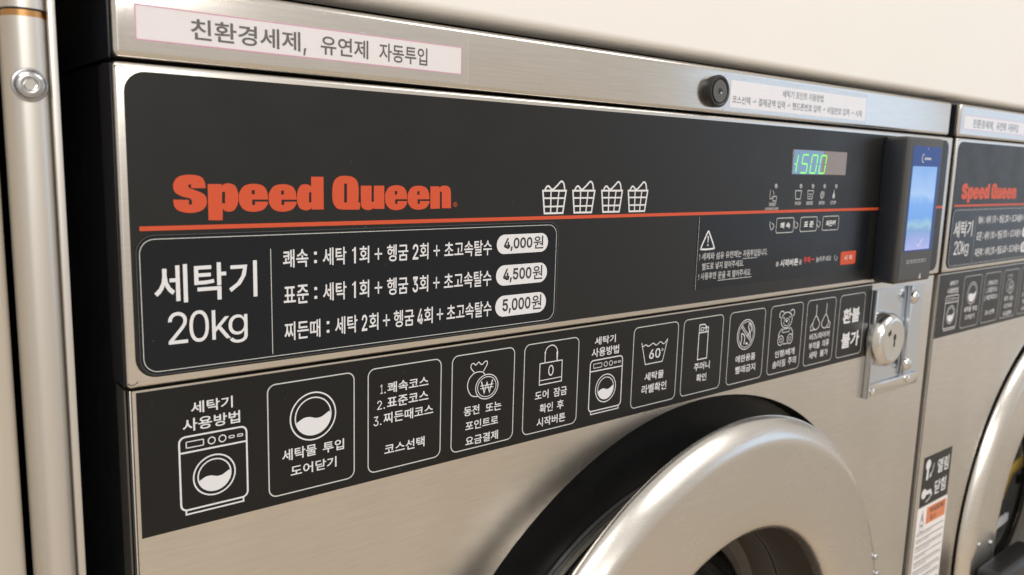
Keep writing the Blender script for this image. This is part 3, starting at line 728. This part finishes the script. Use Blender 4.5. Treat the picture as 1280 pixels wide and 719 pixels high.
    F.stroke(circ(363.8, -169.2, .85, n=12), .35, True)
    F.build('wash_tub_pictogram', M['white'], st)
    T('60', 349.6, 361.6, -167.6, -174.6, .01)
    T('세탁물', 345.8, 366.7, -184.4, -190.4); T('라벨확인', 343.4, 370.4, -193.2, -199.8)
    # 8 pockets
    F = Flat(y)
    F.stroke([(405.2, -161.6), (405.2, -182.4), (416.4, -182.4), (416.4, -161.6)], .8, True)
    F.stroke([(405.6, -161.4), (405.6, -155.4), (411.6, -155.4), (414.0, -157.6), (413.4, -161.2)], .8); F.stroke([(411.0, -158.4), (416.2, -158.0), (416.2, -161.4)], .8)
    F.stroke(rrect(407.4, 410.6, -160.2, -157.8, .5), .6, True)
    F.build('lighter_pictogram', M['white'], st)
    T('주머니', 401.6, 420.8, -184.9, -191.0); T('확인', 405.4, 417.6, -194.0, -200.2)
    # 9 no pets
    F = Flat(y)
    F.stroke(circ(466.0, -169.6, 11.6, 12.2), .7, True); F.stroke(circ(466.0, -169.6, 9.9, 10.4), .5, True)
    F.stroke([(458.6, -162.4), (473.0, -176.4)], .6); F.stroke([(459.8, -161.2), (474.2, -175.2)], .6)
    F.stroke(crom([(459.4, -178.0), (460.4, -172.4), (459.8, -168.6), (462.2, -169.0), (464.4, -171.6), (464.0, -177.6)], 4), .9)
    F.stroke(crom([(467.4, -171.8), (470.4, -168.0), (468.8, -163.6), (470.2, -160.6), (472.4, -163.8), (473.6, -166.2), (471.6, -168.2), (472.2, -172.6)], 4), .9)
    F.fill([circ(467.6, -177.2, 1.5, 1.0, n=10)])
    F.build('no_pets_pictogram', M['white'], st)
    T('애완용품', 454.2, 481.0, -186.0, -192.0); T('빨래금지', 454.9, 482.0, -195.0, -201.2)
    # 10 stuffed toys
    F = Flat(y); wd = .7; cx = 523.4
    F.stroke(circ(cx, -163.6, 8.2, 6.8, n=32), wd, True)
    F.stroke(circ(cx - 7.8, -158.2, 3.4, 3.0, n=16, a0=20, a1=250), wd); F.stroke(circ(cx + 7.8, -158.2, 3.4, 3.0, n=16, a0=-70, a1=160), wd)
    F.stroke(circ(cx, -165.4, 4.2, 3.2, n=20), wd * .7, True); F.fill([circ(cx, -164.4, 1.5, 1.1, n=12)])
    F.fill([circ(cx - 4.4, -161.4, .8, n=10)]); F.fill([circ(cx + 4.4, -161.4, .8, n=10)])
    F.stroke([(cx - 5.6, -171.2), (cx + 5.6, -171.2), (cx + 5.0, -174.0), (cx - 5.0, -174.0)], wd * .7, True)
    F.stroke(crom([(cx - 6.2, -170.4), (cx - 10.2, -174.2), (cx - 10.4, -178.6)], 4), wd); F.stroke(crom([(cx + 6.2, -170.4), (cx + 10.2, -174.2), (cx + 10.4, -178.6)], 4), wd)
    F.stroke(circ(cx - 7.0, -180.6, 4.0, 4.2, n=20), wd, True); F.stroke(circ(cx + 7.0, -180.6, 4.0, 4.2, n=20), wd, True)
    F.stroke(circ(cx - 7.0, -180.6, 1.5, 1.8, n=12), wd * .7, True); F.stroke(circ(cx + 7.0, -180.6, 1.5, 1.8, n=12), wd * .7, True)
    F.stroke([(cx - 3.4, -184.2), (cx + 3.4, -184.2)], wd)
    F.build('teddy_pictogram', M['white'], st)
    T('인형/베개', 509.6, 539.2, -189.0, -195.2); T('솜터짐', 507.0, 526.0, -197.6, -204.0); T('주의', 530.2, 542.6, -197.0, -203.6)
    # 11 beads and wire
    F = Flat(y); wd = .75
    for sgn in (-1, 1):
        cc = 578.2
        F.stroke([(cc + sgn * 8.4, -154.6), (cc + sgn * 8.0, -164.6)], wd)
        F.stroke(crom([(cc + sgn * 8.0, -164.6), (cc + sgn * 3.2, -169.6), (cc + sgn * 1.4, -172.6), (cc + sgn * 4.2, -176.4), (cc + sgn * 9.0, -177.0), (cc + sgn * 13.0, -173.6), (cc + sgn * 12.0, -169.0)], 3, True), wd, True)
        F.stroke([(cc + sgn * 13.0, -170.6), (cc + sgn * 16.4, -173.6), (cc + sgn * 15.6, -177.4), (cc + sgn * 10.0, -176.8)], wd)
    F.build('underwear_pictogram', M['white'], st)
    T('비즈/와이어', 562.0, 595.0, -180.2, -186.2); T('부착물', 561.8, 580.0, -188.4, -194.8); T('의류', 583.8, 595.4, -188.0, -194.6)
    T('세탁', 563.4, 576.6, -197.0, -203.4); T('불가', 581.6, 594.6, -196.8, -203.2)
    # 12 no refunds
    T('환불', 616.6, 646.6, -163.0, -177.2, .03); T('불가', 617.4, 649.6, -185.8, -200.8, .03)

    # ---- door, hinged at the right, its own origin on the hinge line
    HX = 781.7; org = (HX / 1000, 0.0, Z0)
    door = lathe('door', [(262, 4), (275, 3.0), (280.0, 1.2), (282.0, -0.8), (282.4, -2.6), (281.9, -4.8), (280.4, -7.2), (276.4, -11.0), (272.0, -14.3), (269.5, -15.8), (267.0, -16.7), (264.0, -17.2), (260.0, -17.4), (228, -17.4), (204, -17.1), (199, -16.2),
                          (195.8, -14.0), (192.8, -11.0), (191.0, -6.0), (190.4, 1.7)], XC, ZC, M['door'], P, 192, org=org)
    inner = lathe('window_surround', [(190.2, 1.6), (189.0, 14), (186, 34), (184.5, 37), (183.8, 37.2)], XC, ZC, M['gasket'], door, 128, org=org)
    inner2 = lathe('window_gasket', [(183.6, 38.5), (182.0, 41), (176, 60), (168, 66), (160, 66), (158, 62)], XC, ZC, M['gasket'], door, 128, org=org)
    back = lathe('door_back', [(261.8, 4.2), (256, 12), (240, 16), (222, 30), (206, 44), (200, 62), (184, 70), (160, 68)], XC, ZC, M['door'], door, 128, org=org)
    gl = lathe('door_glass', [(158, 61), (157, 72), (151, 88), (140, 102), (110, 116), (60, 125), (0.5, 128)], XC, ZC, M['glass'], door, 96, org=org)
    for o in (inner, inner2, back, gl): o.location = (0, 0, 0)
    def dpart(o):
        o.location = (0, 0, 0)
        for v in o.data.vertices: v.co -= Vector(org)
        return o
    hd = dpart(box('door_handle', 158, 292, -50, -16.0, ZC - 56, ZC - 10, M['plastic'], door, 9, 5))
    for cx, cz in ((160.0, -489.0), (198.0, -497.0), (XC + 268 * math.cos(R_(17.0)), ZC + 268 * math.sin(R_(17.0))),
                   (XC + 268 * math.cos(R_(21.6)), ZC + 268 * math.sin(R_(21.6)))):
        dpart(lathe('door_rivet', [(3.6, -16.0), (3.4, -18.0), (2.6, -19.1), (1.3, -19.6), (0.1, -19.7)], cx, cz, M['screw'], door, 24))
    door.rotation_euler = (0, 0, 0)

    # ---- card reader
    rd = box('card_reader', 655.0, 726.5, -22.7, -0.5, -139.6, -4.6, M['reader'], P, 3.2, 5)
    box('reader_side_cover', 654.3, 656.5, -19.4, -0.6, -136.5, -7.6, M['reader_side'], rd, .8, 2)
    F = Flat(-22.78); F.fill([rrect(665.4, 722.0, -115.0, -12.8, 1.5)]); F.build('screen_border', M['blue'], rd)
    F = Flat(-22.88); F.fill([rrect(667.2, 716.6, -108.6, -31.0, .6, 2)]); F.build('screen', M['screen'], rd)
    F = Flat(-22.95); F.fill([rrect(659.4, 723.6, -136.0, -109.9, 1.2)]); F.build('lower_bezel', M['reader'], rd)
    F = Flat(-22.95)
    F.stroke(circ(686.6, -23.6, 3.2, 3.6, n=16, a0=80, a1=280), .9)
    for k in range(7): F.stroke([(688.6 + k * 1.9, -22.4 - .2 * (k % 3)), (689.8 + k * 1.9, -25.2 + .3 * (k % 2))], .8)
    F.stroke([(688.6, -23.9), (702.2, -23.9)], .6)
    F.build('screen_logo', M['white'], rd)
    F = Flat(-23.05)
    for k in range(11):
        x = 672.4 + k * 3.7; F.stroke([(x, -118.4), (x + 2.6, -118.4)], .6); F.stroke([(x + .4, -120.6), (x + 2.4, -120.6)], .6); F.stroke([(x + (.5 if k % 2 else 2.3), -117.8), (x + (.5 if k % 2 else 2.3), -121.2)], .5)
    F.build('bezel_lettering', M['grey_print'], rd)
    F = Flat(-22.97); F.stroke([(690.0, -103.0), (693.4, -105.4), (701.6, -98.6)], 1.0); F.build('check_mark', M['white'], rd)
    F = Flat(-23.05); F.fill([[(700.5, -136.6), (705.5, -136.6), (703.6, -130.6)]]); F.build('arrow_mark', M['grey_print'], rd)
    F = Flat(-22.97); F.fill([circ(694, -14.6, .9, n=10)]); F.build('sensor_dot', M['led'], rd)

    # ---- coin box lock and its plate
    pl = slab('lock_plate', [[(670.0, -256.0), (774.5, -256.0), (774.5, -149.6), (670.0, -149.6)]], LP - 1.4, LP - .05, M['zinc'], P)
    box('plate_edge', 667.6, 669.9, LP - 5.5, LP - .05, -256.6, -149.2, M['zinc'], pl, .5, 2)
    box('plate_channel', 737.5, 741.5, LP - 6.0, LP - 1.5, -243.0, -149.6, M['zinc'], pl, .8, 2)
    box('bottom_flange', 670.2, 774.3, LP - 4.2, LP - 1.5, -255.8, -243.4, M['lid'], pl, .7, 2)
    for a, b in ((677.5, -250.6), (750.5, -247.8)):
        sc = lathe('flange_screw', [(4.0, LP - 4.1), (3.8, LP - 5.4), (2.6, LP - 6.2), (0.1, LP - 6.5)], a, b, M['chrome'], pl, 24)
    for a, b in ((742.0, -161.0), (739.5, -230.0)):
        lathe('dome_bolt', [(7.0, LP - 6.0), (6.8, LP - 7.6), (5.6, LP - 9.4), (3.4, LP - 10.6), (0.1, LP - 11.0)], a, b, M['dull'], pl, 28)
    lk = lathe('coin_box_lock', [(27.5, LP - 1.3), (27.2, LP - 6), (26.0, LP - 10.5), (23.2, LP - 14.2), (20.0, LP - 15.6), (18.8, LP - 15.4), (0.1, LP - 15.4)], 689.5, -198.6, M['dull'], P, 64)
    F = Flat(LP - 15.5); F.fill([circ(690.5, -195.2, 2.6, 3.2, n=14)]); F.fill([[(689.0, -204.6), (692.0, -204.6), (691.6, -195.0), (689.4, -195.0)]]); F.build('keyhole', M['rubber'], lk)
    F = Flat(LP - 15.5); F.fill([[(676.2, -190.4), (681.8, -186.6), (682.6, -191.4), (678.4, -193.6)]]); F.build('lock_slot', M['rubber'], lk)

    # ---- stickers low on the left of the front
    hs = slab('latch_sticker', [[(14.6, -409.0), (85.0, -409.0), (85.0, -350.4), (14.6, -350.4)]], LP - .3, LP - .02, M['strip'], P)
    F = Flat(LP - .4)
    F.fill([circ(25.5, -360.0, 6.0, n=20)]); F.stroke([(25.5, -362), (25.5, -378)], 5.0)
    F.stroke([(40.0, -361), (38.0, -369), (33.0, -375)], 1.4); F.fill([[(31.0, -377), (36.4, -375.2), (33.0, -370.6)]])
    F.fill([circ(22.0, -394.0, 6.0, n=20)]); F.stroke([(24, -394), (40, -394)], 5.0)
    F.stroke([(28.0, -405), (36.0, -403), (40.0, -399)], 1.4); F.fill([[(37.4, -397.0), (42.6, -400.6), (41.8, -395.0)]])
    F.build('latch_pictogram', M['white'], hs)
    text('lettering', '열림', 50.0, 79.0, -359.0, -376.0, M['white'], hs, LP - .4, .02)
    text('lettering', '닫힘', 48.0, 77.0, -384.0, -401.0, M['white'], hs, LP - .4, .02)
    wl = slab('warning_sticker', [rrect(11.6, 86.6, -560, -410.4, 1.5)], LP - .3, LP - .02, M['paper'], P)
    F = Flat(LP - .4); F.fill([[(34.5, -433.6), (83.6, -433.6), (83.6, -413.2), (34.5, -413.2)]]); F.build('orange_field', mat_warn, wl)
    text('lettering', 'WARNING', 42, 80, -415.4, -421.6, M['ink'], wl, LP - .5, .01)
    text('lettering', '경고', 44, 60, -425.0, -431.4, M['ink'], wl, LP - .5, .01)
    F = Flat(LP - .4); F.stroke([(19.6, -432), (24.2, -414.6), (28.8, -432)], 1.0, True); F.stroke(circ(24.2, -436.5, 4.2, 3.4, n=16), .7, True); F.stroke([(24.2, -420), (24.2, -427)], 1.4)
    rnd = random.Random(3)
    z = -441.0
    while z > -556:
        n_ = rnd.choice((2, 3, 4))
        for q in range(n_):
            x = 15.0; lim = 82 if q < n_ - 1 else rnd.uniform(34, 66)
            while x < lim:
                l_ = rnd.uniform(2.2, 6.5); F.stroke([(x, z), (min(x + l_, lim + 1), z)], .85 if q else 1.15); x += l_ + 1.1
            z -= 2.6
            if z < -556: break
        z -= 3.0
    F.build('small_print', M['ink'], wl)
    return root, door

M_dummy = None
mat_warn = mat('warning_orange', (0.60, 0.20, 0.09), 0.5)
washer, door = make_washer()
_drop = _fo
bpy.data.objects.remove(_drop)
washer['label'] = 'nearest washing machine, filling most of the picture, with its round door slightly ajar'
door.rotation_euler = (0, 0, 0.069)
washer['group'] = 'washing machines standing side by side'

def copy_tree(o, parent=None):
    c = o.copy(); COL.objects.link(c)
    if parent is not None: c.parent = parent; c.matrix_parent_inverse = o.matrix_parent_inverse.copy()
    for ch in list(o.children): copy_tree(ch, c)
    return c
washer2 = copy_tree(washer)
washer2.location = (0.8055, -0.0015, 0)
washer2['label'] = 'second washing machine at the right edge, partly cut off, with its door shut'
for ch in washer2.children:
    if ch.name.split('.')[0] == 'door': ch.rotation_euler = (0, 0, 0); ch.location.y += 0.007

# ================================================================ laundry seen through the second door
def garment():
    root = empty('laundry', (1.39, 0.20, Z0 - 0.60), 'dark garment with yellow trim lying behind the second machine\'s door glass', 'laundry')
    bm = bmesh.new(); bmesh.ops.create_icosphere(bm, subdivisions=5, radius=1)
    from mathutils import noise as N
    for v in bm.verts:
        p = v.co.copy()
        d = 1 + .22 * N.noise(p * 1.7) + .10 * N.noise(p * 5) + .04 * abs(N.noise(p * 11))
        v.co = Vector((p.x * .075 * d - .05, p.y * .10 * d, p.z * .075 * d - .01))
    me = bpy.data.meshes.new('garment_cloth'); bm.to_mesh(me); bm.free()
    link('garment_cloth', me, M['cloth'], root, True)
    pts = ((1.412, .087, -.506), (1.397, .093, -.5145), (1.3884, .100, -.5275), (1.386, .104, -.549), (1.3766, .106, -.571))
    vs = []; fs = []; n = 8
    P_ = [Vector((x - 1.39, y - .20, z + .60)) for x, y, z in pts]
    for i, c in enumerate(P_):
        t = (P_[min(i + 1, 4)] - P_[max(i - 1, 0)]).normalized(); u = t.cross(Vector((0, 1, 0))).normalized(); w_ = t.cross(u)
        for k in range(n):
            a = 2 * math.pi * k / n; vs.append(tuple(c + u * .014 * math.cos(a) + w_ * .004 * math.sin(a)))
    for i in range(4):
        for k in range(n): fs.append((i * n + k, i * n + (k + 1) % n, (i + 1) * n + (k + 1) % n, (i + 1) * n + k))
    me = bpy.data.meshes.new('yellow_trim'); me.from_pydata(vs, [], fs); link('yellow_trim', me, M['yellow'], root, True)
    return root
garment()

# ================================================================ rounded column at the far left
def column():
    root = empty('metal_column', (-0.031, 0.0, 0.0), 'rounded satin aluminium column with a hex socket screw, left of the washing machine', 'column')
    def shaft(name, z0, z1, hw, m, d=12.0, yf=-4.0):
        cx = -30.6; out = []
        n = 40; e = 2 / 2.6
        for i in range(n):
            a = 2 * math.pi * i / n; c, s = math.cos(a), math.sin(a)
            out.append((cx + hw * math.copysign(abs(c) ** e, c), yf + d + d * math.copysign(abs(s) ** e, s)))
        vs = [(a / 1000 + .031, b / 1000, z) for z in (z0, z1) for a, b in out]
        fs = [(i, (i + 1) % n, n + (i + 1) % n, n + i) for i in range(n)] + [tuple(range(n))[::-1], tuple(range(n, 2 * n))]
        me = bpy.data.meshes.new(name); me.from_pydata(vs, [], fs); me.update()
        o = link(name, me, m, root); shade(o, 40); return o
    shaft('lower_shaft', 0, Z0 + .0130, 8.0, M['alu'])
    shaft('copper_ring', Z0 + .0130, Z0 + .0154, 7.7, M['brass'], 11.7, -3.7)
    shaft('joint_gap', Z0 + .0154, Z0 + .0162, 7.2, M['rubber'], 11.2, -3.2)
    shaft('upper_shaft', Z0 + .0162, Z0 + .6, 8.0, M['alu'])
    def sub(o):
        for v in o.data.vertices: v.co.x += .031
        return o
    sub(box('flange', -23.3, -20.2, -2.0, 18, -1200, 600, M['alu'], root, .7, 3))
    sc = sub(lathe('socket_screw', [(6.4, -3.6), (6.5, -4.3), (6.2, -4.7), (5.7, -4.8), (5.4, -4.4), (5.2, -4.5), (4.9, -5.6), (4.2, -6.0), (3.2, -6.1), (2.6, -6.0), (2.5, -5.0), (0.1, -4.9)], -31.0, -12.8, M['screw'], root, 48))
    hx = sub(lathe('hex_socket', [(2.3, -6.05), (2.2, -5.2), (0.05, -5.1)], -31.0, -12.8, M['chrome'], sc, 6))
    return root
column()
tag(wbox('cabinet', -0.30, -0.0405, 0.012, 0.6, 0.0, Z0 + 0.5, M['tan'], None, 0.003, 3),
    'beige painted cabinet side at the far left edge, beyond the column', 'cabinet')
